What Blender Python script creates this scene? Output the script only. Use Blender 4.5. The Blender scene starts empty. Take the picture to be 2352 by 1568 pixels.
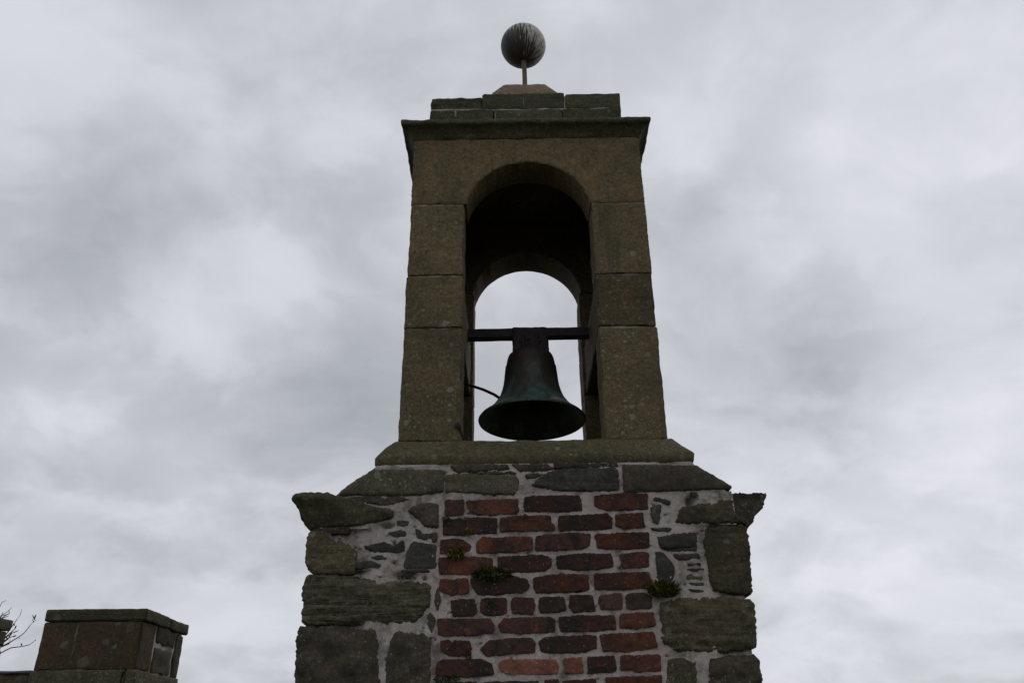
import bpy, bmesh, math, random
from mathutils import Vector, Matrix, noise
from mathutils.geometry import delaunay_2d_cdt

random.seed(7)
SC = bpy.context.scene
COL = SC.collection
R = math.radians

# ------------------------------------------------------------------ camera
EYE = 1.6                      # eye height above the terrace
PITCH, ROLL = R(26.5), R(-0.65)
FPX, CX, CY = 1898.0, 1176.0, 784.0     # focal length / centre in 2352-wide picture units
cam_d = bpy.data.cameras.new("camera")
cam_d.sensor_width = 22.3
cam_d.lens = FPX / 2352.0 * 22.3
cam_d.clip_start = 0.05
cam_d.clip_end = 6000
cam = bpy.data.objects.new("camera", cam_d)
COL.objects.link(cam)
ROT = Matrix.Rotation(math.pi / 2 + PITCH, 3, 'X') @ Matrix.Rotation(ROLL, 3, 'Z')
cam.matrix_world = Matrix.Translation((0, 0, EYE)) @ ROT.to_4x4()
SC.camera = cam

# ------------------------------------------------------------------ exposure
SC.view_settings.view_transform = 'Standard'
SC.view_settings.look = 'None'
SC.view_settings.gamma = 1
SC.view_settings.exposure = 0
SC.view_settings.use_curve_mapping = False
SC.cycles.max_bounces = 4
SC.cycles.diffuse_bounces = 3
SC.cycles.use_denoising = True


# ------------------------------------------------------------------ node helper
class NT:
    def __init__(self, tree):
        self.t = tree
        self.n = tree.nodes
        self.l = tree.links

    def new(self, typ, ins=None, **props):
        nd = self.n.new(typ)
        for k, v in props.items():
            setattr(nd, k, v)
        for k, v in (ins or {}).items():
            self.put(nd, k, v)
        return nd

    def put(self, nd, k, v):
        s = nd.inputs[k]
        if isinstance(v, bpy.types.NodeSocket):
            self.l.new(v, s)
        else:
            try:
                s.default_value = v
            except Exception:
                s.default_value = (*v, 1.0)

    def math(self, op, a, b=0.0, c=None, clamp=False):
        nd = self.new('ShaderNodeMath', operation=op, use_clamp=clamp)
        self.put(nd, 0, a)
        self.put(nd, 1, b)
        if c is not None:
            self.put(nd, 2, c)
        return nd.outputs[0]

    def vmath(self, op, a, b=None, out=0):
        nd = self.new('ShaderNodeVectorMath', operation=op)
        self.put(nd, 0, a)
        if b is not None:
            self.put(nd, 1, b)
        return nd.outputs[out]

    def noise(self, vec, scale, detail=4, rough=.55, dist=0.0, col=False):
        nd = self.new('ShaderNodeTexNoise', {'Vector': vec, 'Scale': scale, 'Detail': detail,
                                             'Roughness': rough, 'Distortion': dist})
        return nd.outputs['Color' if col else 'Fac']

    def rng(self, v, a, b, c=0.0, d=1.0, smooth=True):
        nd = self.new('ShaderNodeMapRange', {'Value': v, 'From Min': a, 'From Max': b, 'To Min': c, 'To Max': d})
        nd.clamp = True
        if smooth:
            nd.interpolation_type = 'SMOOTHSTEP'
        return nd.outputs['Result']

    def ramp(self, v, stops):
        nd = self.new('ShaderNodeValToRGB', {'Fac': v})
        e = nd.color_ramp.elements
        while len(e) < len(stops):
            e.new(0.5)
        for i, (p, c) in enumerate(stops):
            e[i].position = p
            e[i].color = (*c, 1)
        return nd.outputs['Color']

    def mix(self, f, a, b, mode='MIX'):
        nd = self.new('ShaderNodeMix', data_type='RGBA', blend_type=mode)
        nd.inputs[0].default_value = 0
        for k, v in ((0, f), (6, a), (7, b)):
            self.put(nd, k, v)
        return nd.outputs[2]


# ------------------------------------------------------------------ world: overcast sky
def px_dir(x, y):
    d = ROT @ Vector(((x - CX) / FPX, (CY - y) / FPX, -1))
    return d.normalized()


SUN_EL, SUN_AZ = R(52), R(28)          # azimuth from +Y towards +X: behind the tower, to the right
W = bpy.data.worlds.new("World")
SC.world = W
W.use_nodes = True
W.node_tree.nodes.clear()
w = NT(W.node_tree)
tc = w.new('ShaderNodeTexCoord').outputs['Generated']
nrm = w.vmath('NORMALIZE', tc)
sep = w.new('ShaderNodeSeparateXYZ', {0: nrm})
zz = w.math('ADD', w.math('MAXIMUM', sep.outputs[2], 0.0), 0.42)
plane = w.new('ShaderNodeCombineXYZ', {0: w.math('DIVIDE', sep.outputs[0], zz), 1: w.math('DIVIDE', sep.outputs[1], zz),
                                       2: w.math('MULTIPLY', sep.outputs[2], .6)}).outputs[0]
wob = w.noise(plane, 2.2, 4, .55, col=True)
wobv = w.vmath('SUBTRACT', wob, (0.5, 0.5, 0.5))
warp = w.vmath('ADD', plane, w.vmath('MULTIPLY', wobv, (.22, .22, .22)))
big = w.noise(warp, 2.1, 5, .5)
warp2 = w.vmath('ADD', plane, w.vmath('MULTIPLY', wobv, (.30, .30, .30)))
lump = w.rng(w.noise(w.vmath('ADD', warp2, (3.3, 1.7, .4)), 3.7, 7, .51), .39, .63)
lump2 = w.rng(w.noise(w.vmath('ADD', warp2, (8.3, 4.7, 2.4)), 8.0, 5, .50), .40, .66)
cloud = w.math('ADD', w.math('MULTIPLY', w.math('SUBTRACT', big, .5), .40),
               w.math('ADD', w.math('MULTIPLY', w.math('SUBTRACT', lump, .5), .25), w.math('MULTIPLY', w.math('SUBTRACT', lump2, .5), .10)))
# cloud masses of this particular sky, placed by direction: (x, y, radius in degrees, darker - / brighter +)
masses = [(330, 500, 7, -.40), (90, 560, 6, -.22), (700, 930, 6, -.40), (860, 900, 4, -.30),
          (820, 560, 4, -.20), (1640, 560, 5.5, -.34), (1790, 830, 6.5, -.58), (1960, 900, 3.5, -.26),
          (900, 140, 8, -.20), (1220, 680, 5, -.20), (60, 1330, 7, -.28), (560, 1330, 5, -.18), (300, 1380, 5, -.15),
          (470, 780, 5, .12), (480, 1220, 4, .30), (120, 920, 4, .24), (60, 60, 7, .18), (560, 1490, 4, .22),
          (2050, 380, 9, .30), (2260, 900, 11, .30), (2000, 1250, 10, .26), (1560, 300, 5, .22), (330, 180, 6, .12),
          (1480, 1010, 4, .20), (640, 690, 4, .08), (2300, 150, 9, .10)]
wdir = w.vmath('NORMALIZE', w.vmath('ADD', nrm, w.vmath('MULTIPLY', wobv, (.14, .14, .14))))
for (x, y, rad, amp) in masses:
    d = px_dir(x, y)
    dot = w.vmath('DOT_PRODUCT', wdir, tuple(d), out=1)
    k = 1.0 / (1.0 - math.cos(R(rad)))
    g = w.math('POWER', 2.718, w.math('MULTIPLY', w.math('SUBTRACT', dot, 1.0), k))
    cloud = w.math('ADD', cloud, w.math('MULTIPLY', g, amp * .60))
fac = w.rng(cloud, -.45, .45, smooth=False)
ccol = w.ramp(fac, [(0.0, (.375, .398, .430)), (.33, (.51, .528, .568)), (.60, (.65, .665, .72)), (1.0, (.82, .82, .885))])
sky = w.new('ShaderNodeTexSky', sky_type='NISHITA', sun_disc=False, sun_elevation=SUN_EL, sun_rotation=SUN_AZ)
skyc = w.vmath('MULTIPLY', sky.outputs[0], (.08, .08, .08))
full = w.mix(.97, skyc, ccol)
bg = w.new('ShaderNodeBackground', {'Color': full, 'Strength': 1.0})
w.l.new(bg.outputs[0], w.new('ShaderNodeOutputWorld').inputs[0])

sun_d = bpy.data.lights.new("sun", 'SUN')
sun_d.energy = 0.6
sun_d.angle = R(30)
sun_d.color = (1, .97, .92)
sun = bpy.data.objects.new("sun", sun_d)
COL.objects.link(sun)
sdir = Vector((math.sin(SUN_AZ) * math.cos(SUN_EL), math.cos(SUN_AZ) * math.cos(SUN_EL), math.sin(SUN_EL)))
sun.rotation_euler = sdir.to_track_quat('Z', 'Y').to_euler()
sun.location = sdir * 30


# ------------------------------------------------------------------ materials
def new_mat(name):
    m = bpy.data.materials.new(name)
    m.use_nodes = True
    m.node_tree.nodes.clear()
    t = NT(m.node_tree)
    b = t.new('ShaderNodeBsdfPrincipled', {'Roughness': .9, 'Specular IOR Level': .25})
    t.l.new(b.outputs[0], t.new('ShaderNodeOutputMaterial').inputs[0])
    return m, t, b


def coords(t, shift=7.0):
    """world position, shifted by the object's random value so alike pieces differ"""
    pos = t.new('ShaderNodeNewGeometry').outputs['Position']
    rnd = t.new('ShaderNodeObjectInfo').outputs['Random']
    off = t.new('ShaderNodeCombineXYZ', {0: t.math('MULTIPLY', rnd, shift), 1: t.math('MULTIPLY', rnd, shift * 1.7),
                                         2: t.math('MULTIPLY', rnd, shift * .6)}).outputs[0]
    return t.vmath('ADD', pos, off), pos, rnd


def lichen(t, vec, scale, power, size, soft=.08):
    """round crusts of many sizes; returns a mask"""
    wv = t.vmath('ADD', vec, t.vmath('MULTIPLY', t.vmath('SUBTRACT', t.noise(vec, scale * 2.5, 2, col=True), (.5, .5, .5)),
                                     (.35 / scale,) * 3))
    v = t.new('ShaderNodeTexVoronoi', {'Vector': wv, 'Scale': scale})
    c = t.new('ShaderNodeSeparateColor', {0: v.outputs['Color']})
    rad = t.math('MULTIPLY', t.math('POWER', c.outputs[0], power), size)
    d = t.math('SUBTRACT', rad, v.outputs['Distance'])
    return t.rng(d, 0, soft), c.outputs[1]


def stone_mat(name, cols, green=(.05, .055, .025), green_amt=.5, bed=.0, lich=1.0, grain=.35, lich_col=(.215, .215, .165),
              bump=.5, speck=.5, low_lich=None, rust=0.0, soot=.35, drip=0.0, crust=0.0):
    m, t, b = new_mat(name)
    v, pos, rnd = coords(t)
    n1 = t.noise(v, 7, 6, .6, .3)
    c = t.ramp(n1, [(.30, cols[0]), (.5, cols[1]), (.70, cols[2])])
    g = t.rng(t.noise(v, 4.2, 5, .6), .47, .68)
    c = t.mix(t.math('MULTIPLY', g, green_amt), c, green)
    if rust:
        r = t.rng(t.noise(t.vmath('ADD', v, (3, 9, 1)), 9, 5, .65), .56, .72)
        c = t.mix(t.math('MULTIPLY', r, rust), c, (.17, .08, .035))
    s = t.rng(t.noise(t.vmath('ADD', v, (11, 2, 5)), 5, 6, .65), .5, .72)
    c = t.mix(t.math('MULTIPLY', s, soot), c, (.028, .028, .024))
    bedn = t.noise(t.vmath('MULTIPLY', v, (5, 5, 75)), 1.0, 5, .6, .6)
    if bed:
        c = t.mix(t.math('MULTIPLY', t.rng(bedn, .52, .66), bed), c, (.024, .024, .019))
        c = t.mix(t.math('MULTIPLY', t.rng(bedn, .46, .32), bed * .6), c, (.17, .16, .105))
    mid = t.rng(t.noise(t.vmath('ADD', v, (6, 3, 2)), 52, 5, .7), .34, .66, .62, 1.38, smooth=False)
    c = t.mix(1.0, c, t.new('ShaderNodeCombineColor', {0: mid, 1: mid, 2: mid}).outputs[0], 'MULTIPLY')
    fine = t.noise(v, 190, 3, .7)
    gr = t.rng(fine, .3, .7, 1 - grain, 1 + grain, smooth=False)
    c = t.mix(1.0, c, t.new('ShaderNodeCombineColor', {0: gr, 1: gr, 2: gr}).outputs[0], 'MULTIPLY')
    hf = t.math('MULTIPLY', fine, .3)
    if lich:
        zone = t.rng(t.noise(t.vmath('ADD', pos, (4, 1, 8)), 2.6, 3, .6), .33, .56)
        if low_lich:
            sz = t.new('ShaderNodeSeparateXYZ', {0: pos}).outputs[2]
            zone = t.math('MULTIPLY', zone, t.rng(sz, low_lich[0], low_lich[1], 1.0, .25))
            zone = t.math('ADD', zone, t.rng(sz, low_lich[0], low_lich[1], .35, 0.0), clamp=True)
        for (sc, pw, size, amt) in ((20, 4.0, .42, 1.0), (46, 2.2, .42, .8), (100, 1.6, .42, .6)):
            mk, rv = lichen(t, v, sc, pw, size)
            lc = t.mix(rv, lich_col, tuple(x * .62 for x in lich_col))
            f = t.math('MULTIPLY', mk, t.math('MULTIPLY', zone, amt * lich, clamp=True))
            c = t.mix(f, c, lc)
            hf = t.math('ADD', hf, t.math('MULTIPLY', f, .12))
    if crust:
        mk, rv = lichen(t, t.vmath('ADD', v, (9, 4, 6)), 9.0, 1.6, .36, .14)
        mk = t.math('MULTIPLY', mk, t.rng(t.noise(v, 70, 4, .7), .36, .56, .25, 1))
        c = t.mix(t.math('MULTIPLY', mk, t.math('MULTIPLY', rv, crust)), c, lich_col)
    if drip:
        dn = t.noise(t.vmath('MULTIPLY', v, (1, 1, .05)), 42, 2, .5)
        dm = t.math('MULTIPLY', t.rng(dn, .685, .72), t.rng(t.noise(v, 13, 3), .45, .60))
        c = t.mix(t.math('MULTIPLY', dm, drip), c, (.34, .32, .27))
    if speck:
        mk, rv = lichen(t, t.vmath('ADD', v, (2, 7, 3)), 85, 6, .42)
        c = t.mix(t.math('MULTIPLY', mk, speck), c, (.24, .225, .175))
    st = t.rng(t.noise(t.vmath('ADD', pos, (5, 2, 3)), 2.3, 5, .6), .50, .68)
    c = t.mix(t.math('MULTIPLY', st, .5), c, (.036, .036, .026))
    rn = t.rng(t.noise(t.vmath('MULTIPLY', v, (1, 1, .10)), 15, 4, .6), .54, .70)
    c = t.mix(t.math('MULTIPLY', rn, t.rng(t.noise(pos, 3.1, 3), .42, .60, 0, .5)), c, (.030, .032, .022))
    gm = t.math('FRACT', t.math('MULTIPLY', rnd, 17.3))
    c = t.mix(t.math('MULTIPLY', gm, .22), c, tuple(x * k for x, k in zip(cols[1], (.80, .84, .80))))
    br = t.math('MULTIPLY_ADD', rnd, .55, .74)
    c = t.mix(1.0, c, t.new('ShaderNodeCombineColor', {0: br, 1: br, 2: br}).outputs[0], 'MULTIPLY')
    h = t.math('ADD', hf, t.math('MULTIPLY', t.noise(v, 45, 4, .6), .5))
    if bed:
        h = t.math('ADD', h, t.math('MULTIPLY', bedn, bed * 1.6))
    bp = t.new('ShaderNodeBump', {'Height': h, 'Strength': bump, 'Distance': .012})
    t.put(b, 'Normal', bp.outputs[0])
    t.put(b, 'Base Color', c)
    return m


def brick_mat(name, cols, soot=.7, pale=.3):
    m, t, b = new_mat(name)
    v, pos, rnd = coords(t, 11)
    c = t.ramp(t.noise(v, 11, 5, .6, .4), [(.32, cols[0]), (.5, cols[1]), (.68, cols[2])])
    tint = t.rng(rnd, 0, 1, .7, 1.3, smooth=False)
    c = t.mix(1.0, c, t.new('ShaderNodeCombineColor', {0: tint, 1: tint, 2: tint}).outputs[0], 'MULTIPLY')
    hot = t.rng(t.noise(t.vmath('ADD', v, (5, 5, 5)), 24, 4, .65), .60, .70)
    c = t.mix(t.math('MULTIPLY', hot, .7), c, (.17, .058, .028))
    s = t.rng(t.noise(t.vmath('MULTIPLY', v, (1, 1, .5)), 13, 5, .6), .48, .60)
    c = t.mix(t.math('MULTIPLY', s, soot), c, (.022, .021, .018))
    fine = t.noise(v, 220, 3, .7)
    gr = t.rng(fine, .3, .7, .7, 1.3, smooth=False)
    c = t.mix(1.0, c, t.new('ShaderNodeCombineColor', {0: gr, 1: gr, 2: gr}).outputs[0], 'MULTIPLY')
    mk, rv = lichen(t, v, 120, 8, .5)
    c = t.mix(t.math('MULTIPLY', mk, pale), c, (.32, .27, .24))
    h = t.math('ADD', t.math('MULTIPLY', fine, .4), t.noise(v, 60, 4, .6))
    bp = t.new('ShaderNodeBump', {'Height': h, 'Strength': .55, 'Distance': .008})
    t.put(b, 'Normal', bp.outputs[0])
    t.put(b, 'Base Color', c)
    return m


def mortar_mat():
    m, t, b = new_mat("lime mortar")
    pos = t.new('ShaderNodeNewGeometry').outputs['Position']
    n = t.noise(pos, 6, 5, .6)
    c = t.ramp(n, [(.3, (.38, .315, .285)), (.5, (.47, .42, .385)), (.7, (.51, .475, .435))])
    c = t.mix(t.rng(t.noise(t.vmath('ADD', pos, (3, 1, 2)), 9, 4), .60, .72, 0, .55), c, (.46, .42, .36))
    dk = t.rng(t.noise(t.vmath('ADD', pos, (8, 1, 4)), 8, 7, .68), .46, .66)
    c = t.mix(t.math('MULTIPLY', dk, .82), c, (.11, .095, .08))
    gz = t.rng(t.noise(t.vmath('ADD', pos, (1, 6, 4)), 16, 5, .65), .60, .72)
    c = t.mix(t.math('MULTIPLY', gz, .5), c, (.12, .12, .06))
    sp = t.rng(t.noise(pos, 330, 2, .6), .56, .66)
    zone = t.rng(t.noise(pos, 14, 3), .38, .62, .15, 1)
    c = t.mix(t.math('MULTIPLY', sp, t.math('MULTIPLY', zone, .75)), c, (.045, .04, .036))
    fine = t.noise(pos, 200, 4, .7)
    gr = t.rng(fine, .3, .7, .82, 1.18, smooth=False)
    c = t.mix(1.0, c, t.new('ShaderNodeCombineColor', {0: gr, 1: gr, 2: gr}).outputs[0], 'MULTIPLY')
    bp = t.new('ShaderNodeBump', {'Height': t.math('SUBTRACT', t.math('ADD', fine, t.noise(pos, 60, 4)), sp),
                                  'Strength': .6, 'Distance': .006})
    t.put(b, 'Normal', bp.outputs[0])
    t.put(b, 'Base Color', c)
    return m


ASH = stone_mat("brown sandstone ashlar", [(.086, .073, .037), (.113, .087, .045), (.138, .096, .051)], green_amt=.35,
                lich=1.7, low_lich=(EYE + 1.25, EYE + 2.75), grain=.4, soot=.25, rust=.25)
ARCH = stone_mat("ochre sandstone arch block", [(.092, .077, .039), (.124, .093, .047), (.152, .100, .049)], green_amt=.55,
                 lich=.22, grain=.42, soot=.30, rust=.45)
SLABM = stone_mat("grey brown sandstone slab", [(.088, .078, .040), (.114, .094, .049), (.130, .102, .056)], green_amt=.3,
                  lich=1.2, grain=.4, soot=.2)
WEA = stone_mat("lichened weathering sandstone", [(.070, .064, .041), (.088, .077, .050), (.10, .080, .055)], green_amt=.5,
                lich=1.3, grain=.3, soot=.35)
QUO = stone_mat("rough olive quoin stone", [(.056, .050, .029), (.082, .069, .040), (.104, .074, .041)], green_amt=.6,
                bed=.35, lich=.95, grain=.35, soot=.55, rust=.2, bump=.8)
BED = stone_mat("thin bedded greywacke", [(.056, .052, .034), (.077, .069, .043), (.094, .080, .050)], green_amt=.55,
                bed=.85, lich=.5, grain=.3, soot=.35, bump=1.0)
WEB = stone_mat("purplish brown weathering sandstone", [(.070, .056, .042), (.090, .070, .052), (.105, .078, .058)], green_amt=.25,
                lich=.8, grain=.3, soot=.4)
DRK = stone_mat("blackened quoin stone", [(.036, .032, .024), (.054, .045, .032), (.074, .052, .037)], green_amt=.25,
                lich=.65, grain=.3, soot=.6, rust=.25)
SLT = stone_mat("dark grey slate rubble", [(.036, .037, .031), (.052, .052, .044), (.068, .066, .054)], green_amt=.15,
                bed=.35, lich=.12, grain=.2, soot=.3, speck=.25)
PUR = stone_mat("purplish rubble stone", [(.046, .036, .030), (.064, .048, .040), (.080, .064, .048)], green_amt=.2,
                lich=.2, grain=.3, soot=.5)
COR = stone_mat("mossy stone and cornice shade", [(.052, .051, .029), (.070, .063, .036), (.088, .069, .039)], green=(.045, .052, .018),
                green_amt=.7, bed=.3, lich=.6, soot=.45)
TOP = stone_mat("green stained coping block", [(.045, .050, .026), (.062, .060, .034), (.085, .072, .040)],
                green=(.040, .050, .018), green_amt=.8, bed=.25, lich=.25, soot=.45, drip=.6)
RED = stone_mat("red sandstone cap", [(.18, .12, .082), (.225, .155, .108), (.25, .175, .125)], green_amt=.1, lich=.15, soot=.15,
                grain=.25, drip=.8)
MER = stone_mat("mottled red brown merlon stone", [(.066, .052, .030), (.092, .062, .036), (.115, .066, .037)], green_amt=.75,
                lich=.9, soot=.35, rust=.4, lich_col=(.22, .225, .185), drip=.7, crust=1.3)
BR_D = brick_mat("dark maroon brick", [(.036, .025, .019), (.054, .027, .021), (.070, .032, .023)], soot=.85)
BR_R = brick_mat("red brick", [(.052, .027, .018), (.088, .034, .022), (.125, .044, .024)], soot=.65)
BR_B = brick_mat("brown brick", [(.042, .034, .026), (.060, .038, .027), (.076, .042, .027)], soot=.6)
BR_O = brick_mat("orange brick", [(.13, .060, .040), (.185, .072, .045), (.21, .105, .07)], soot=.25, pale=.8)
MOR = mortar_mat()


def plain_mat(name, c1, c2, rough=.6, metal=0.0, scale=20, bump=.3):
    m, t, b = new_mat(name)
    v, pos, rnd = coords(t)
    n = t.noise(v, scale, 6, .65)
    t.put(b, 'Base Color', t.ramp(n, [(.35, c1), (.65, c2)]))
    b.inputs['Roughness'].default_value = rough
    b.inputs['Metallic'].default_value = metal
    t.put(b, 'Normal', t.new('ShaderNodeBump', {'Height': t.noise(v, scale * 6, 4, .7), 'Strength': bump, 'Distance': .004}).outputs[0])
    return m


IRON = plain_mat("rusty dark iron", (.016, .015, .016), (.038, .028, .025), .75)
ROD = plain_mat("brown rusted rod", (.12, .085, .055), (.18, .13, .085), .8)
LEADM = plain_mat("grey lead sheet", (.10, .105, .115), (.15, .155, .165), .6)
MOSS = plain_mat("dark green moss", (.022, .033, .010), (.066, .094, .022), .95, scale=60)
MOSSY = plain_mat("yellow green fern leaf", (.14, .15, .022), (.30, .26, .04), .85, scale=60)
MOSSM = plain_mat("olive moss", (.065, .078, .014), (.15, .15, .028), .9, scale=60)
STRAW = plain_mat("dry straw stem", (.18, .13, .065), (.26, .2, .11), .9, scale=60)
BARK = plain_mat("grey twig bark", (.045, .038, .032), (.085, .072, .06), .9, scale=60)
LEAF = plain_mat("young green leaf", (.055, .085, .025), (.10, .15, .045), .7, scale=60)
GRND = plain_mat("worn grass and grit", (.045, .05, .028), (.085, .08, .055), .95, scale=1.5)


def bronze_mat():
    m, t, b = new_mat("verdigris bell bronze")
    v = t.new('ShaderNodeTexCoord').outputs['Object']
    sz = t.new('ShaderNodeSeparateXYZ', {0: v}).outputs[2]
    n = t.noise(t.vmath('MULTIPLY', v, (1, 1, .45)), 13, 6, .62, .4)
    low = t.rng(sz, .03, .34, 1.0, 0.0)
    f = t.math('ADD', t.math('MULTIPLY', low, .46), t.math('MULTIPLY_ADD', n, 1.5, -.62), clamp=True)
    c = t.ramp(f, [(.10, (.040, .030, .024)), (.36, (.050, .050, .042)), (.62, (.068, .105, .088)), (.95, (.115, .20, .165))])
    s = t.rng(t.noise(t.vmath('MULTIPLY', v, (1, 1, .25)), 26, 5, .6), .56, .68)
    c = t.mix(t.math('MULTIPLY', s, .6), c, (.020, .018, .016))
    t.put(b, 'Base Color', c)
    b.inputs['Metallic'].default_value = .25
    b.inputs['Roughness'].default_value = .55
    t.put(b, 'Normal', t.new('ShaderNodeBump', {'Height': t.noise(v, 90, 4, .7), 'Strength': .25, 'Distance': .004}).outputs[0])
    return m


def ball_mat():
    m, t, b = new_mat("streaked grey ball")
    v = t.new('ShaderNodeTexCoord').outputs['Object']
    sp = t.new('ShaderNodeSeparateXYZ', {0: v})
    ang = t.math('ARCTAN2', sp.outputs[1], sp.outputs[0])
    el = t.math('ARCSINE', t.math('MULTIPLY', sp.outputs[2], 6.3, clamp=False))
    uv = t.new('ShaderNodeCombineXYZ', {0: t.math('MULTIPLY', ang, 15), 1: t.math('MULTIPLY', el, 1.3), 2: 0.0}).outputs[0]
    s = t.noise(uv, 1.0, 6, .68, .35)
    # droppings thickest over the crown and the right-hand side, running down
    dx = t.math('ADD', t.math('MULTIPLY', sp.outputs[0], 1.7), t.math('MULTIPLY', sp.outputs[2], 1.5))
    f = t.rng(t.math('ADD', t.math('MULTIPLY_ADD', s, 1.7, -.35), dx), .46, .54)
    base = t.ramp(t.noise(v, 16, 5, .6), [(.3, (.045, .040, .036)), (.7, (.085, .080, .074))])
    base = t.mix(t.rng(sp.outputs[2], -.05, -.16, 0, .5), base, (.055, .030, .024))
    c = t.mix(t.math('MULTIPLY', f, .85), base, t.ramp(t.noise(v, 40, 4), [(.3, (.44, .42, .36)), (.7, (.68, .66, .60))]))
    t.put(b, 'Base Color', c)
    b.inputs['Roughness'].default_value = .6
    t.put(b, 'Normal', t.new('ShaderNodeBump', {'Height': t.math('ADD', f, t.noise(v, 120, 3)), 'Strength': .15, 'Distance': .003}).outputs[0])
    return m


BRONZE = bronze_mat()
BALLM = ball_mat()


# ------------------------------------------------------------------ mesh helpers
def put_obj(name, verts, faces, mat, parent=None, smooth=True):
    me = bpy.data.meshes.new(name)
    me.from_pydata(verts, [], faces)
    bm = bmesh.new()
    bm.from_mesh(me)
    bmesh.ops.recalc_face_normals(bm, faces=bm.faces)
    bm.to_mesh(me)
    bm.free()
    me.materials.append(mat)
    if smooth:
        me.shade_smooth()
        try:
            me.set_sharp_from_angle(angle=R(50))
        except Exception:
            pass
    o = bpy.data.objects.new(name, me)
    COL.objects.link(o)
    if parent:
        o.parent = parent
        o.matrix_parent_inverse = parent.matrix_world.inverted()
    return o


def thing(name, label, cat, loc=(0, 0, 0), group=None):
    o = bpy.data.objects.new(name, None)
    o.empty_display_size = .2
    COL.objects.link(o)
    o.matrix_world = Matrix.Translation(loc)
    o['label'] = label
    o['category'] = cat
    if group:
        o['group'] = group
    return o


def P(x, y, Y):
    """photo point (2352-wide units) on the vertical plane at distance Y -> world x, z"""
    d = ROT @ Vector(((x - CX) / FPX, (CY - y) / FPX, -1))
    t = Y / d.y
    return d.x * t, EYE + d.z * t


CROPS = {'A': (840, 1400, 4.704), 'B': (1240, 1400, 4.704), 'C': (1780, 1400, 4.704), 'D': (840, 1650, 4.694),
         'E': (1240, 1650, 4.694), 'F': (1740, 1650, 4.694), 'G': (1100, 880, 2.6133), 'H': (820, 1240, 2.1075),
         'I': (1480, 1240, 2.1075), 'M': (0, 1720, 5.94), 'L': (0, 1684, 3.92), 'T': (0, 0, 2352 / 2976.)}


def CP(crop, pts, Y):
    ox, oy, s = CROPS[crop]
    return [P((ox + x / s) / 1.265306, (oy + y / s) / 1.265306, Y) for x, y in pts]


def fbm(x, y, z, o=4):
    return noise.fractal(Vector((x, y, z)), .9, 2.1, o)


def resample(poly, step, jit, seed, rnd=.0):
    """walk round a closed outline at an even step, rounding its corners and adding a ragged wobble"""
    pts = [Vector(p) for p in poly]
    if rnd:
        q = []
        n = len(pts)
        for i in range(n):
            a, b, c = pts[i - 1], pts[i], pts[(i + 1) % n]
            d1, d2 = (a - b), (c - b)
            k1 = min(rnd, d1.length * .35)
            k2 = min(rnd, d2.length * .35)
            p0, p2 = b + d1.normalized() * k1, b + d2.normalized() * k2
            q += [p0, (p0 + b * 2 + p2) / 4, p2]
        pts = q
    out = []
    n = len(pts)
    for i in range(n):
        a, b = pts[i], pts[(i + 1) % n]
        k = max(1, int(round((b - a).length / step)))
        for j in range(k):
            out.append(a.lerp(b, j / k))
    res = []
    for i, p in enumerate(out):
        t = out[(i + 1) % len(out)] - out[i - 1]
        nn = Vector((t.y, -t.x)).normalized() if t.length > 1e-9 else Vector((0, 0))
        wv = fbm(p.x * 26, p.y * 26, seed, 3) * jit * .5 + fbm(p.x * 95, p.y * 95, seed + 7, 3) * jit * .85
        res.append(p + nn * wv)
    return res


def poly_sign(pts):
    return sum(a.x * b.y - b.x * a.y for a, b in zip(pts, pts[1:] + pts[:1]))


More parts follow.
